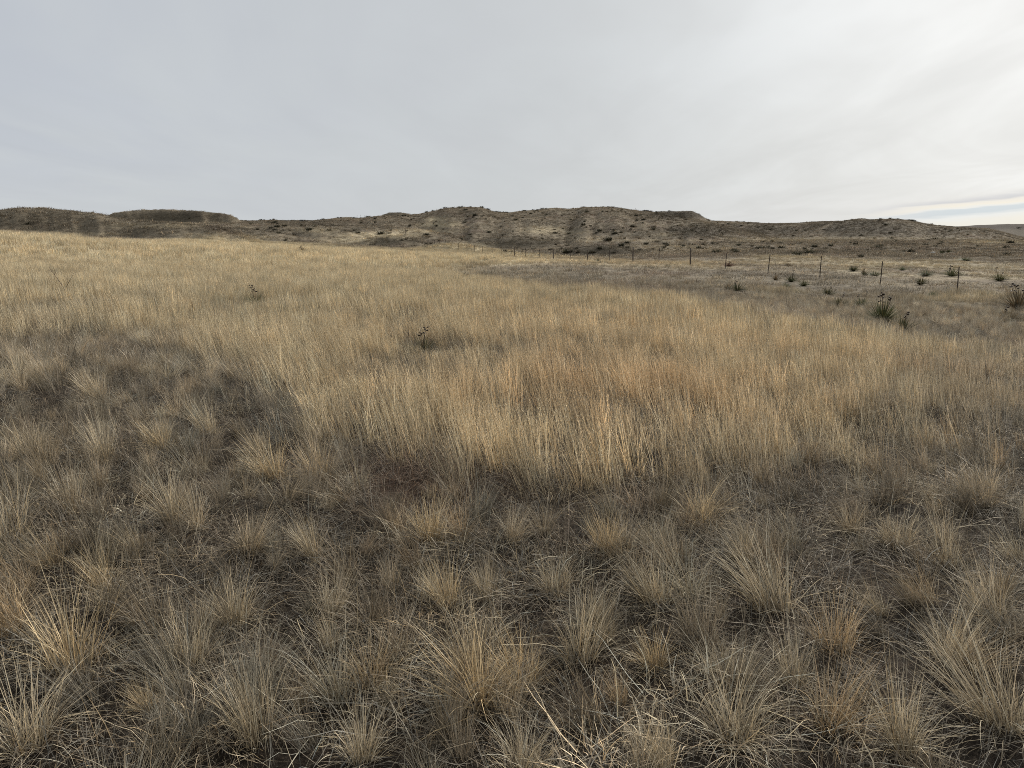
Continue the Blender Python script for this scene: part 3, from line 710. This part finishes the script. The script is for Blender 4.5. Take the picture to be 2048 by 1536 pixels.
# ------------------------------------------------------------------ hand placed tussocks
TUS = [bpy.data.meshes.new('x')] * 0
protos = []
for i in range(12):
    v, q, c = tussock_geo(600 + i, 250)
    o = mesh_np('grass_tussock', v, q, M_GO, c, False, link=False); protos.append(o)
TL = [  # base px, base v, height px, lean to the left (+), label
    (512, 1490, 200, .0, 'widest spiky tussock at the bottom, fanned like an open brush left of centre'),
    (960, 1410, 215, .15, 'tallest golden-stemmed tussock in the bottom centre'),
    (1045, 1375, 150, .0, 'upright tussock pressed against the right side of the tallest golden one'),
    (470, 1245, 130, .2, 'tussock behind the widest brush-like one, blades swept left'),
    (205, 1180, 90, .05, 'small round blond tussock above a dark hollow at the left'),
    (630, 1120, 120, .2, 'broad arching tussock with black shade below it, left of centre'),
    (665, 1235, 110, .1, 'loose fan tussock between the arching one and the bottom centre'),
    (745, 1375, 150, .05, 'grey upright tussock to the left of the tallest golden one'),
    (385, 1335, 130, .0, 'narrow upright tussock above the bare ground patch'),
    (150, 1335, 180, .0, 'bright blond tussock with long stiff straws near the left bottom'),
    (60, 1495, 170, .0, 'tussock cut by the bottom left corner'),
    (25, 1265, 140, .0, 'tall brownish tussock on the left edge, below mid height'),
    (145, 1025, 120, .0, 'upright grey tussock near the left edge at mid depth'),
    (350, 1045, 130, .1, 'tawny tussock with a dark base, third from the left edge at mid depth'),
    (15, 1085, 190, -.1, 'big pale tussock arching right from the left edge'),
    (210, 925, 100, .1, 'dense tan tussock shading a black hollow at its right'),
    (60, 915, 130, -.1, 'high swept tussock on the left edge in the second row'),
    (860, 1085, 130, .1, 'yellowish tussock just right of the reddish bare patch'),
    (1025, 1080, 100, .0, 'domed grey tussock with black shade beneath, near the centre'),
    (1165, 1320, 160, .25, 'loose leaning tussock right of the bottom centre pair'),
    (1110, 1190, 110, .2, 'low tangled tussock in the middle of the foreground'),
    (1315, 1210, 130, .25, 'tan tussock leaning left above a dark gap, right of centre'),
    (1405, 1050, 125, .25, 'thick dark-based tussock at the lower edge of the golden grass'),
    (1215, 1105, 120, .2, 'shaggy tussock below the golden grass, left of the thick dark-based one'),
    (1545, 1215, 180, .4, 'large swept tussock leaning hard left, right of centre'),
    (1310, 1340, 110, .3, 'blond low tussock under the leaning tan one'),
    (1670, 1300, 130, .4, 'brown tussock pointing left beside the large swept one'),
    (1590, 1375, 120, .35, 'low combed tussock below the large swept one'),
    (1670, 1460, 190, .25, 'dense brown-stemmed tussock near the bottom, right of centre'),
    (1805, 1500, 190, .45, 'long straw tussock lying over to the left at the bottom right'),
    (2000, 1460, 210, .35, 'windblown tussock by the bottom right corner'),
    (1895, 1135, 100, .6, 'flattened tussock with parallel blades combed left near the right edge'),
    (1795, 1095, 90, .35, 'small tussock left of the flattened combed one'),
    (1240, 1410, 90, .15, 'small orange-brown tuft alone right of the bottom centre'),
    (1470, 1490, 190, .35, 'tall tangled tussock at the bottom between centre and right'),
    (895, 1215, 120, .2, 'slanting tussock above the tallest golden one'),
    (975, 1195, 90, .3, 'fan of short blades right of the slanting centre tussock'),
    (1490, 1125, 90, .35, 'soft tussock above the large swept one'),
    (1975, 1230, 120, .4, 'wide windblown tussock on the right edge'),
    (500, 1105, 110, .1, 'grey-tan tussock left of the broad arching one'),
    (275, 1110, 80, .0, 'small sparse tussock below the tawny dark-based one'),
    (725, 1525, 130, .0, 'tussock rising from the bottom edge left of centre'),
    (1045, 1545, 150, .1, 'pale stiff tussock rising from the bottom edge at centre'),
    (195, 800, 90, .2, 'back row tussock streaming left near the left edge'),
    (30, 770, 70, .0, 'shaggy back row tussock in the left edge shadow'),
    (420, 870, 90, .2, 'back row tussock streaming left, second from the left'),
    (325, 900, 90, .1, 'blond knotted tussock in the back row'),
    (545, 960, 110, .05, 'golden tussock beside the front of the tall grass'),
    (780, 1185, 90, .15, 'short dull tussock in the gap above the grey upright one'),
    (1700, 1065, 80, .35, 'thin grey tussock by the right end of the tall grass'),
    (1960, 1010, 110, .3, 'rounded grey tussock high on the right edge'),
    (1900, 1330, 130, .45, 'sprawling tussock between the windblown ones at the right'),
    (1760, 1230, 90, .5, 'flat straw-coloured tussock over a dark hollow at the right'),
    (1330, 1540, 130, .2, 'tussock half cut by the bottom edge right of centre'),
    (300, 1420, 60, .0, 'tiny curly blond tuft on the bare patch at the lower left'),
    (640, 960, 110, .0, 'slender golden tussock at the left end of the tall grass'),
    (105, 1130, 90, .0, 'thin grey tussock between the left edge arching one and the small blond one'),
]
for i, (px, v, h, ln, lab) in enumerate(TL):
    x, y, z = ground_hit(px, v)
    o = protos[i % 12] if i < 12 else protos[i % 12].copy()
    COL.objects.link(o)
    dist = math.hypot(math.hypot(x, y), CAMZ - z)
    sc = np.clip(h * dist / F / .335 * .66, .33, .88)
    o.location = (x, y, z - .01); wd = rng.uniform(.9, 1.2)
    o.rotation_mode = 'XYZ'
    rz = rng.random() * 6.28
    M = Matrix.Rotation(-ln * .75, 4, 'Y') @ Matrix.Rotation(rng.normal(0, .12), 4, 'X') @ Matrix.Rotation(rz, 4, 'Z')
    o.rotation_euler = M.to_euler(); o.scale = (sc * wd, sc * wd, sc)
    t = STRAW * (1.20 + .10 * rng.normal()); warm = 'golden' in lab or 'blond' in lab or 'yellow' in lab
    if warm: t = t * np.array((1.10, 1.04, .93))
    if 'grey' in lab: t = t * np.array((.88, .87, .88))
    if 'brown' in lab: t = t * np.array((.96, .88, .80))
    o.color = (*t, 1)
    setprops(o, lab, 'grass tussock', 'large grass tussocks standing in the foreground')


# ------------------------------------------------------------------ tubes
def tube_geo(pts, r0, r1=None, k=6):
    pts = np.array(pts, float); n = len(pts); r1 = r0 if r1 is None else r1
    rs = np.linspace(r0, r1, n); vs = []
    T = np.gradient(pts, axis=0); T /= np.linalg.norm(T, axis=1, keepdims=True) + 1e-9
    for p, t, r in zip(pts, T, rs):
        a = np.cross(t, (0.3, .2, 1)) if abs(t[2]) < .9 else np.cross(t, (1, 0, 0)); a /= np.linalg.norm(a); b = np.cross(t, a)
        for j in range(k):
            th = 2 * np.pi * j / k; vs.append(p + r * (math.cos(th) * a + math.sin(th) * b))
    q = [(i * k + j, i * k + (j + 1) % k, (i + 1) * k + (j + 1) % k, (i + 1) * k + j) for i in range(n - 1) for j in range(k)]
    c0 = len(vs); vs.append(pts[0]); vs.append(pts[-1])
    for j in range(0, k, 2):
        q.append((c0, (j + 2) % k, (j + 1) % k, j)); e = (n - 1) * k; q.append((c0 + 1, e + j, e + (j + 1) % k, e + (j + 2) % k))
    return np.array(vs), np.array(q), np.ones((len(vs), 3))


def empty(name, loc, rz=0):
    o = bpy.data.objects.new(name, None); COL.objects.link(o); o.location = loc; o.rotation_euler = (0, 0, rz); o.empty_display_size = .2; return o


# ------------------------------------------------------------------ wire fence
def fence_pos(i): y = 34.9 + 4.4 * i; return 34 - .35 * y, y


fr = empty('wire_fence', (*fence_pos(5), float(terrain(*[np.array([c]) for c in fence_pos(5)])[0])))
setprops(fr, 'barbed wire fence on thin rusty posts running back to the hills', 'fence')
FO = np.array(fr.location); tops = []
NP = 26
for i in range(-2, NP):
    x, y = fence_pos(i); x += rng.normal(0, .06); z = float(terrain(np.array([x]), np.array([y]))[0])
    wood = i in (5, 7, 11, 9, 14)
    hgt = (1.36 if i in (5, 7) else 1.30) + rng.normal(0, .03); ln = rng.normal(0, .035, 2)
    if i in (8, 4): hgt *= .9
    top = np.array([x + ln[0] * hgt, y + ln[1] * hgt, z + hgt]); tops.append((np.array([x, y, z]), top))
    if wood:
        pts = [np.array([x, y, z - .3]) + (top - np.array([x, y, z - .3])) * f + rng.normal(0, .006, 3) for f in np.linspace(0, 1, 7)]
        v, q, c = tube_geo(pts, .062, .052, 10)
        o = mesh_np('wooden_post', v - FO, q, M_WOOD, None, True, fr)
    else:   # steel T post: flange + web, with studs and spade tip
        ax = top - np.array([x, y, z]); ax /= np.linalg.norm(ax); vs = []; qs = []
        def bar(cx, cy, hx, hy, z0, z1):
            b = len(vs)
            for zz in (z0, z1):
                for sx, sy in ((-1, -1), (1, -1), (1, 1), (-1, 1)):
                    vs.append(np.array([x, y, z]) + ax * zz + np.array([cx + sx * hx, cy + sy * hy, 0]))
            qs.extend([(b, b + 1, b + 5, b + 4), (b + 1, b + 2, b + 6, b + 5), (b + 2, b + 3, b + 7, b + 6), (b + 3, b, b + 4, b + 7), (b + 4, b + 5, b + 6, b + 7), (b + 3, b + 2, b + 1, b)])
        bar(0, -.012, .026, .004, -.3, hgt); bar(0, .008, .005, .016, -.3, hgt - .002)
        for s in np.arange(.15, hgt - .04, .055): bar(0, -.019, .007, .003, s, s + .018)
        o = mesh_np('steel_post', np.array(vs) - FO, np.array(qs), M_STEEL, None, False, fr)
for wi, fh in enumerate((.30, .52, .72, .92)):
    segs = []
    for (b0, t0), (b1, t1) in zip(tops[:-1], tops[1:]):
        p0 = b0 + (t0 - b0) * fh; p1 = b1 + (t1 - b1) * fh
        for f in np.linspace(0, 1, 7)[:-1]:
            p = p0 + (p1 - p0) * f; p[2] -= .035 * 4 * f * (1 - f) * (1 + .4 * wi % 2); segs.append(p + np.array([-.03, -.02, 0]))
    geo = [tube_geo(segs, .0035, .0035, 4)]
    SA = np.array(segs)
    for k in range(0, 90):     # barbs on the nearer spans
        t = k / 90 * 40; j = int(t); p = SA[j] + (SA[j + 1] - SA[j]) * (t - j); d = rng.normal(0, 1, 3); d /= np.linalg.norm(d)
        geo.append(tube_geo([p - d * .02, p, p + d * .02], .002, .002, 4))
    v, q, c = merge(*geo); mesh_np('barbed_wire', v - FO, q, M_WIRE, None, True, fr)


# ------------------------------------------------------------------ yuccas
def pod_geo(cen, axis, r, g):
    axis = axis / np.linalg.norm(axis); a = np.cross(axis, (0.2, 1, .1)); a /= np.linalg.norm(a); b = np.cross(axis, a); vs = []
    K = 6; prof = ((-1.5, .15), (-1.1, .75), (0, 1.0), (.9, .8), (1.5, .45), (1.9, .1))
    for t, w_ in prof:
        for j in range(K):
            th = 2 * np.pi * j / K; rr = r * w_ * (1.12 if j % 2 else .88); vs.append(cen + axis * t * r + rr * (math.cos(th) * a + math.sin(th) * b))
    q = [(i * K + j, i * K + (j + 1) % K, (i + 1) * K + (j + 1) % K, (i + 1) * K + j) for i in range(len(prof) - 1) for j in range(K)]
    return np.array(vs), np.array(q), np.ones((len(vs), 3))


def leaf_ball(seed, n, L, w, spread=1.35, rad0=.06, low=0.0):
    g = np.random.default_rng(seed); Vs = []; Qs = []; Cs = []; o = 0
    for i in range(n):
        az = g.random() * 6.283; el = math.pi / 2 - spread * g.random() ** .7 - low; ln = L * g.uniform(.65, 1.05)
        d = np.array([math.cos(az) * math.cos(el), math.sin(az) * math.cos(el), math.sin(el)]); s = np.array([-math.sin(az), math.cos(az), 0]); up = np.cross(s, d)
        b = np.array([math.cos(az), math.sin(az), 0]) * rad0 * g.random() + np.array([0, 0, .02])
        f3 = (0, .25, .6, 1.0); ws = (.6, 1.0, .7, .06); vv = []
        for f, ww in zip(f3, ws):
            p = b + d * ln * f - np.array([0, 0, .10 * ln * f * f]) ; p[2] = max(p[2], .01)
            vv += [p - s * w * ww * .5 + up * w * .18 * ww, p - up * w * .12 * ww, p + s * w * ww * .5 + up * w * .18 * ww]
        Vs += vv
        for k in range(3):
            for j in range(2): Qs.append((o + k * 3 + j, o + k * 3 + j + 1, o + k * 3 + j + 4, o + k * 3 + j + 3))
        sh = g.uniform(.65, 1.25); dead = g.random() < .18
        Cs += [np.array((1.7, 1.35, 1.1) if dead else (1, 1, 1)) * sh] * 12; o += 12
    return np.array(Vs), np.array(Qs), np.array(Cs)


YUC = []


def make_yucca(seed, L, n, stalks, leafw=.014):
    g = np.random.default_rng(seed)
    root = bpy.data.objects.new('yucca', None); root.empty_display_size = .2
    v, q, c = leaf_ball(seed, n, L, leafw)
    lf = mesh_np('leaves', v, q, M_LEAF, c, False, root, link=False); ch = [lf]
    for s in range(stalks):
        a = g.random() * 6.28; tilt = g.uniform(.03, .3); H = L * g.uniform(.9, 1.25)
        tip = np.array([math.cos(a) * math.sin(tilt), math.sin(a) * math.sin(tilt), math.cos(tilt)]) * H
        v, q, c = tube_geo([tip * f + np.array([0, 0, .01]) for f in (0, .35, .7, 1)], .008, .004, 5)
        st = mesh_np('stalk', v, q, M_STALK, None, True, root, link=False); ch.append(st)
        for k in range(int(g.integers(4, 8))):
            f = g.uniform(.68, 1.02); th = g.random() * 6.28; dv = np.array([math.cos(th), math.sin(th), g.uniform(.1, .9)])
            v, q, c = pod_geo(tip * f + dv * .028, dv, g.uniform(.011, .016), g)
            ch.append(mesh_np('seed_pod', v, q, M_POD, None, True, root, link=False))
    return root, ch


YPROTO = [make_yucca(*a) for a in YTYPES]; yused = [False] * len(YPROTO)

def link_yucca(k, loc, rz, scale, wf, col, lab, group):
    root, ch = YPROTO[k]
    if yused[k]:
        r = root.copy(); cs = []
        for c in ch: d = c.copy(); d.parent = r; cs.append(d)
    else: r, cs = root, ch; yused[k] = True
    COL.objects.link(r)
    for c in cs:
        COL.objects.link(c)
        if c.name.startswith('leaves'): c.color = (*col, 1)
    r.location = loc; r.rotation_euler = (0, 0, rz); r.scale = (scale * wf, scale * wf, scale)
    setprops(r, lab, 'yucca', group); return r


for (px, v, h, k, col, wf, lab), (x, y, z, sc, _) in zip(YL, YPOS):
    link_yucca(k, (x, y, z - .02), rng.random() * 6.28, sc, wf, col, lab, 'yuccas scattered over the prairie')

# dark bushes dotting the hills: one kind, low-poly, individually linked ----------------------------------
bush_meshes = []
for i in range(6):
    g = np.random.default_rng(900 + i)
    v, q, c = merge(blades(70, .35, (.1, 1.15), (.1, .7), (.25, .75), (.05, .12), 2, seed=900 + i), blades(30, .45, (.8, 1.4), (.1, .5), (.2, .5), (.06, .12), 2, seed=930 + i))
    o = mesh_np('hill_bush', v, q, M_LEAF, c, False, link=False); bush_meshes.append(o)
bi = 0


def hill_bush(x, y, z, s, col, lab, group):
    global bi
    p = bush_meshes[bi % 6]; o = p if bi < 6 else p.copy(); COL.objects.link(o); bi += 1
    o.location = (x, y, z + .05 * s); o.scale = (s * rng.uniform(1, 1.7), s, s * rng.uniform(.7, 1.05)); o.rotation_euler = (0, 0, rng.random() * 6.28); o.color = (*col, 1)
    setprops(o, lab, 'bush', group)


HB = [(1216, 482, 26, 'wide dark bush in front of the round mound right of centre'), (1243, 492, 18, 'dark bush behind the small dark knoll by the fence'), (1254, 487, 16, 'dark bush just above and right of the one behind the knoll'), (1100, 501, 12, 'dark bush above the far fence posts'),
      (1062, 479, 8, 'dark bush on top of the dark central mound, left one'), (1084, 478, 8, 'dark bush on top of the dark central mound, right one'), (746, 502, 9, 'single brown bush before the knoll at the meadow edge'), (749, 489, 6, 'tiny bush on the grey apron of the knoll'),
      (812, 479, 9, 'round black bush on the right shoulder of the knoll'), (853, 488, 8, 'dark bush at the right foot of the knoll, left one'), (862, 488, 8, 'dark bush at the right foot of the knoll, right one'), (1543, 484, 12, 'dark bush on the far plain under the right hills'), (1525, 485, 11, 'brown bush left of the dark one under the right hills'),
      (1583, 491, 9, 'small dark bush alone on the plain before the right hills'), (1504, 493, 8, 'dark bush low on the plain right of the tall fence post'), (1856, 482, 14, 'dark bush in the row under the right hill, left one'), (1869, 480, 14, 'dark bush in the row under the right hill, right one'), (1879, 490, 12, 'dark bush just below the row under the right hill'),
      (1792, 483, 8, 'small bush at the foot of the right hill'), (1808, 484, 8, 'small brown bush right of the one at the foot of the hill'), (2037, 457, 9, 'lone dark bush on the reddish far ridge'), (56, 449, 14, 'dark hollow bush on the near left hill'), (1402, 480, 10, 'dark bush at the foot of the dark mound'), (715, 467, 16, 'dark bush at the tip of the tongue of land left of centre'),
      (922, 479, 10, 'flat dark bush above the straw-coloured swell'), (1270, 455, 8, 'dark bush on top of the round mound')]
for px, v, wpx, lab in HB:
    x, y, z = ground_hit(px, v); s = wpx * y / F / 1.5
    hill_bush(x, y, z, s, (.045, .042, .025), lab, 'bushes standing out on the plain and slopes')
# scattered ones on the ridges
regions = [(1080, 1440, 488, 514, 16, 'small dark shrub on the flat beyond the middle of the fence'), (1440, 2040, 486, 520, 44, 'small dark shrub on the rolling plain at right beyond the fence'), (480, 780, 436, 470, 28, 'small dark bush on the low ridge left of centre'), (780, 1010, 420, 478, 30, 'small dark bush on the broken slope left of the main summit'), (1010, 1330, 421, 470, 42, 'small dark bush on the broad main ridge'),
           (1430, 1640, 446, 475, 12, 'small dark bush on the saddle before the right hill'), (1640, 2000, 441, 500, 22, 'small dark bush around the right hill')]
for x0, x1, v0, v1, n, lab in regions:
    for k in range(n):
        px = rng.uniform(x0, x1); v = v0 + (v1 - v0) * rng.random() ** 1.5
        x, y, z = ground_hit(px, v)
        if y > 500: continue
        hill_bush(x, y, z, rng.uniform(.4, 1.25), np.array((.060, .056, .035)) * rng.uniform(.7, 1.4), lab, lab + 's'.replace('small ', ''))
# the many smaller ones nobody could count
C_BR = clump_collection('brush', [merge(blades(40, .32, (.1, 1.15), (.1, .7), (.22, .6), (.05, .11), 2, seed=960 + i)) for i in range(5)])
n = 5200; yy = rng.uniform(125, 330, n); uu = rng.uniform(-.75, .75, n); xx = uu * yy
P_, r_, s_ = place(xx, yy, .35, 1.15, .1)
px_b, v_b = proj(P_[:, 0], P_[:, 1], P_[:, 2])
pr = .10 + .55 * sstep(-.05, .35, fbm(xx / 18, yy / 18, 3)); pr = pr * (v_b > 415) * np.where((px_b > 470) & (px_b < 1480), 1, .45)
keep = rng.random(n) < pr
scatter('hillside_brush', C_BR, P_[keep], r_[keep], s_[keep], rng.integers(0, 5, keep.sum()), jitter_tint(np.tile(np.array((.085, .075, .050)), (n, 1)), .3)[keep], 'fine low brush speckling the far slopes between the bushes', 'brush')
# skyline bushes
for px in list(rng.uniform(485, 760, 18)) + list(rng.uniform(840, 1340, 40)) + list(rng.uniform(1430, 1900, 12)):
    ds = np.linspace(120, 420, 400); a = (px - CX) / F
    zz = terrain(ds * a, ds); el = (zz - CAMZ) / ds; i = int(np.argmax(el))
    hill_bush(ds[i] * a, ds[i], zz[i], rng.uniform(.55, 1.25), np.array((.050, .045, .028)), 'small dark bush breaking the skyline along the ridge', 'bushes along the skyline')

# dead flower stalks on the knoll and the ridge -------------------------------------------------
st_proto = []
for i in range(3):
    g = np.random.default_rng(70 + i); H = 1.6
    geo = [tube_geo([(0, 0, -.1), (.03, 0, .5 * H), (.02 + .08 * i, .02, H)], .03, .02, 5)]
    for k in range(9): f = g.uniform(.6, 1.0); geo.append(pod_geo(np.array([.03 + .03 * math.cos(k), .04 * math.sin(k), f * H]), np.array([math.cos(k), math.sin(k), .6]), .045, g))
    v, q, c = merge(*geo); st_proto.append(mesh_np('dead_flower_stalk', v, q, M_STALK, None, True, link=False))
SL = [(773, 470, 10), (784, 470, 8), (812, 476, 18), (820, 477, 12), (800, 473, 8), (834, 482, 9), (842, 484, 8), (714, 437, 7), (722, 436, 7), (729, 436, 6), (1271, 421, 6), (1146, 419, 6), (141, 423, 6), (161, 425, 6), (861, 490, 9)]
SLAB = ['leftmost thin dead stalk on the knoll', 'second thin dead stalk on the knoll', 'tallest dead stalk rising from the knoll', 'dead stalk right of the tallest on the knoll', 'short dead stalk on the knoll top', 'dead stalk on the right shoulder of the knoll', 'reddish dead stalk low on the right of the knoll',
        'leftmost of three thin stalks on the skyline left of centre', 'middle of three thin stalks on the skyline left of centre', 'rightmost of three thin stalks on the skyline left of centre', 'thin stalk on the skyline near the flat bluff', 'thin stalk on the skyline of the main summit', 'thin stalk on the left hill crest', 'thin stalk right of the other on the left hill crest', 'thick dead stalk at the far end of the fence']
for i, (px, v, h) in enumerate(SL):
    x, y, z = ground_hit(px, v + 1); o = st_proto[i % 3] if i < 3 else st_proto[i % 3].copy(); COL.objects.link(o)
    s = h * y / F / 1.6; o.location = (x, y, z); o.scale = (s, s, s); o.rotation_euler = (rng.normal(0, .06), rng.normal(0, .06), rng.random() * 6)
    setprops(o, SLAB[i], 'dead stalk', 'dead flower stalks')


# ------------------------------------------------------------------ dry weeds, twigs, stones
def stem_thing(name, polys, r, mat, lab, cat, origin):
    O = np.array(origin); v, q, c = merge(*[tube_geo(np.array(p), r * k, r * k * .45, 5) for p, k in polys])
    o = mesh_np(name, v - O, q, mat, None, True); o.location = origin; return setprops(o, lab, cat)


def pxline(pts, d0, d1=None):
    d1 = d0 if d1 is None else d1; n = len(pts)
    return [at(px, v, d0 + (d1 - d0) * i / max(n - 1, 1)) for i, (px, v) in enumerate(pts)]


x, y, z = ground_hit(133, 592)
stem_thing('forked_dry_weed', [(pxline([(136, 600), (127, 575), (114, 556), (97, 533)], y), 1), (pxline([(109, 550), (112, 542), (115, 535)], y, y + .2), .6), (pxline([(132, 575), (140, 560), (147, 547)], y, y - .2), .7), (pxline([(136, 566), (135, 557), (136, 551)], y - .1), .5), (pxline([(104, 544), (100, 541), (96, 541)], y, y + .1), .4)],
           .010, M_STALK, 'bare forked dry weed sticking up at the left of the golden meadow', 'dry weed', (x, y, z))
x, y, z = ground_hit(1972, 790)
stem_thing('dry_stem', [(pxline([(1975, 800), (1974, 765), (1972, 745), (1970, 715)], y), 1), (pxline([(1973, 752), (1978, 740)], y), .5), (pxline([(1972, 735), (1968, 726)], y), .5)], .004, M_STALK, 'thin dark upright stem by the right edge of the meadow', 'dry stem', (x, y, z))
for pts, dd, nm, lab, m_, r in (
    ([(1105, 790), (1108, 750), (1102, 715), (1098, 690)], 7.2, 'dry_stem', 'thin reddish stem above the golden grass right of centre', M_STALK, .003),
    ([(818, 690), (816, 650), (815, 620), (812, 598)], 9.9, 'dry_stem', 'straight thin stem rising left of the lone meadow yucca', M_STALK, .004),
    ([(1975, 770), (1978, 762), (1977, 755)], 6.6, 'bleached_twig', 'short bleached twig curling above the grass at the right', M_TWIG, .006),
    ([(682, 712), (690, 704), (700, 695)], 8.8, 'bleached_twig', 'pale bent twig in front of the lone yucca', M_TWIG, .007),
    ([(1205, 1560), (1240, 1515), (1290, 1480), (1345, 1455)], 2.3, 'bleached_twig', 'long pale arched stem crossing the bottom right of centre', M_TWIG, .0020),
    ([(1655, 1162), (1700, 1170), (1765, 1175)], 3.0, 'bleached_twig', 'straight pale stem lying over the tussocks right of centre', M_TWIG, .0022),
    ([(705, 1345), (725, 1270), (742, 1220), (735, 1190)], 2.6, 'dry_stem', 'pale jointed stem standing by the grey upright tussock', M_TWIG, .0018),
    ([(1600, 1340), (1690, 1370), (1770, 1400), (1840, 1432)], 2.3, 'bleached_twig', 'long pale straw slanting down at the lower right', M_TWIG, .0018),
    ([(795, 1100), (792, 1085), (798, 1066)], 3.4, 'bleached_twig', 'short white twig below the reddish patch', M_TWIG, .004)):
    P3 = pxline(pts, dd); x, y, z = P3[0]
    stem_thing(nm, [(P3, 1)], r, m_, lab, 'twig' if nm == 'bleached_twig' else 'dry stem', (float(x), float(y), float(z)))


def stone(px, v, r, lab):
    x, y, z = ground_hit(px, v); g = np.random.default_rng(int(px)); n = 10; vs = []; q = []
    for i in range(7):
        ph = math.pi * i / 6
        for j in range(n):
            th = 2 * math.pi * j / n; k = 1 + .22 * math.sin(2.3 * th + i) + g.normal(0, .05)
            vs.append((r * k * math.sin(ph) * math.cos(th) * 1.2, r * k * math.sin(ph) * math.sin(th), r * .7 * math.cos(ph)))
    q = [(i * n + j, (i + 1) * n + j, (i + 1) * n + (j + 1) % n, i * n + (j + 1) % n) for i in range(6) for j in range(n)]
    o = mesh_np('stone', np.array(vs), np.array(q), M_STONE, None, True); o.location = (x, y, z + r * .35); setprops(o, lab, 'stone')


stone(1866, 507, .28, 'small white stone on the far plain at right')
stone(699, 958, .013, 'small pale stone on the reddish bare patch')
stone(728, 1247, .009, 'tiny pale stone in the dark hollow left of centre')
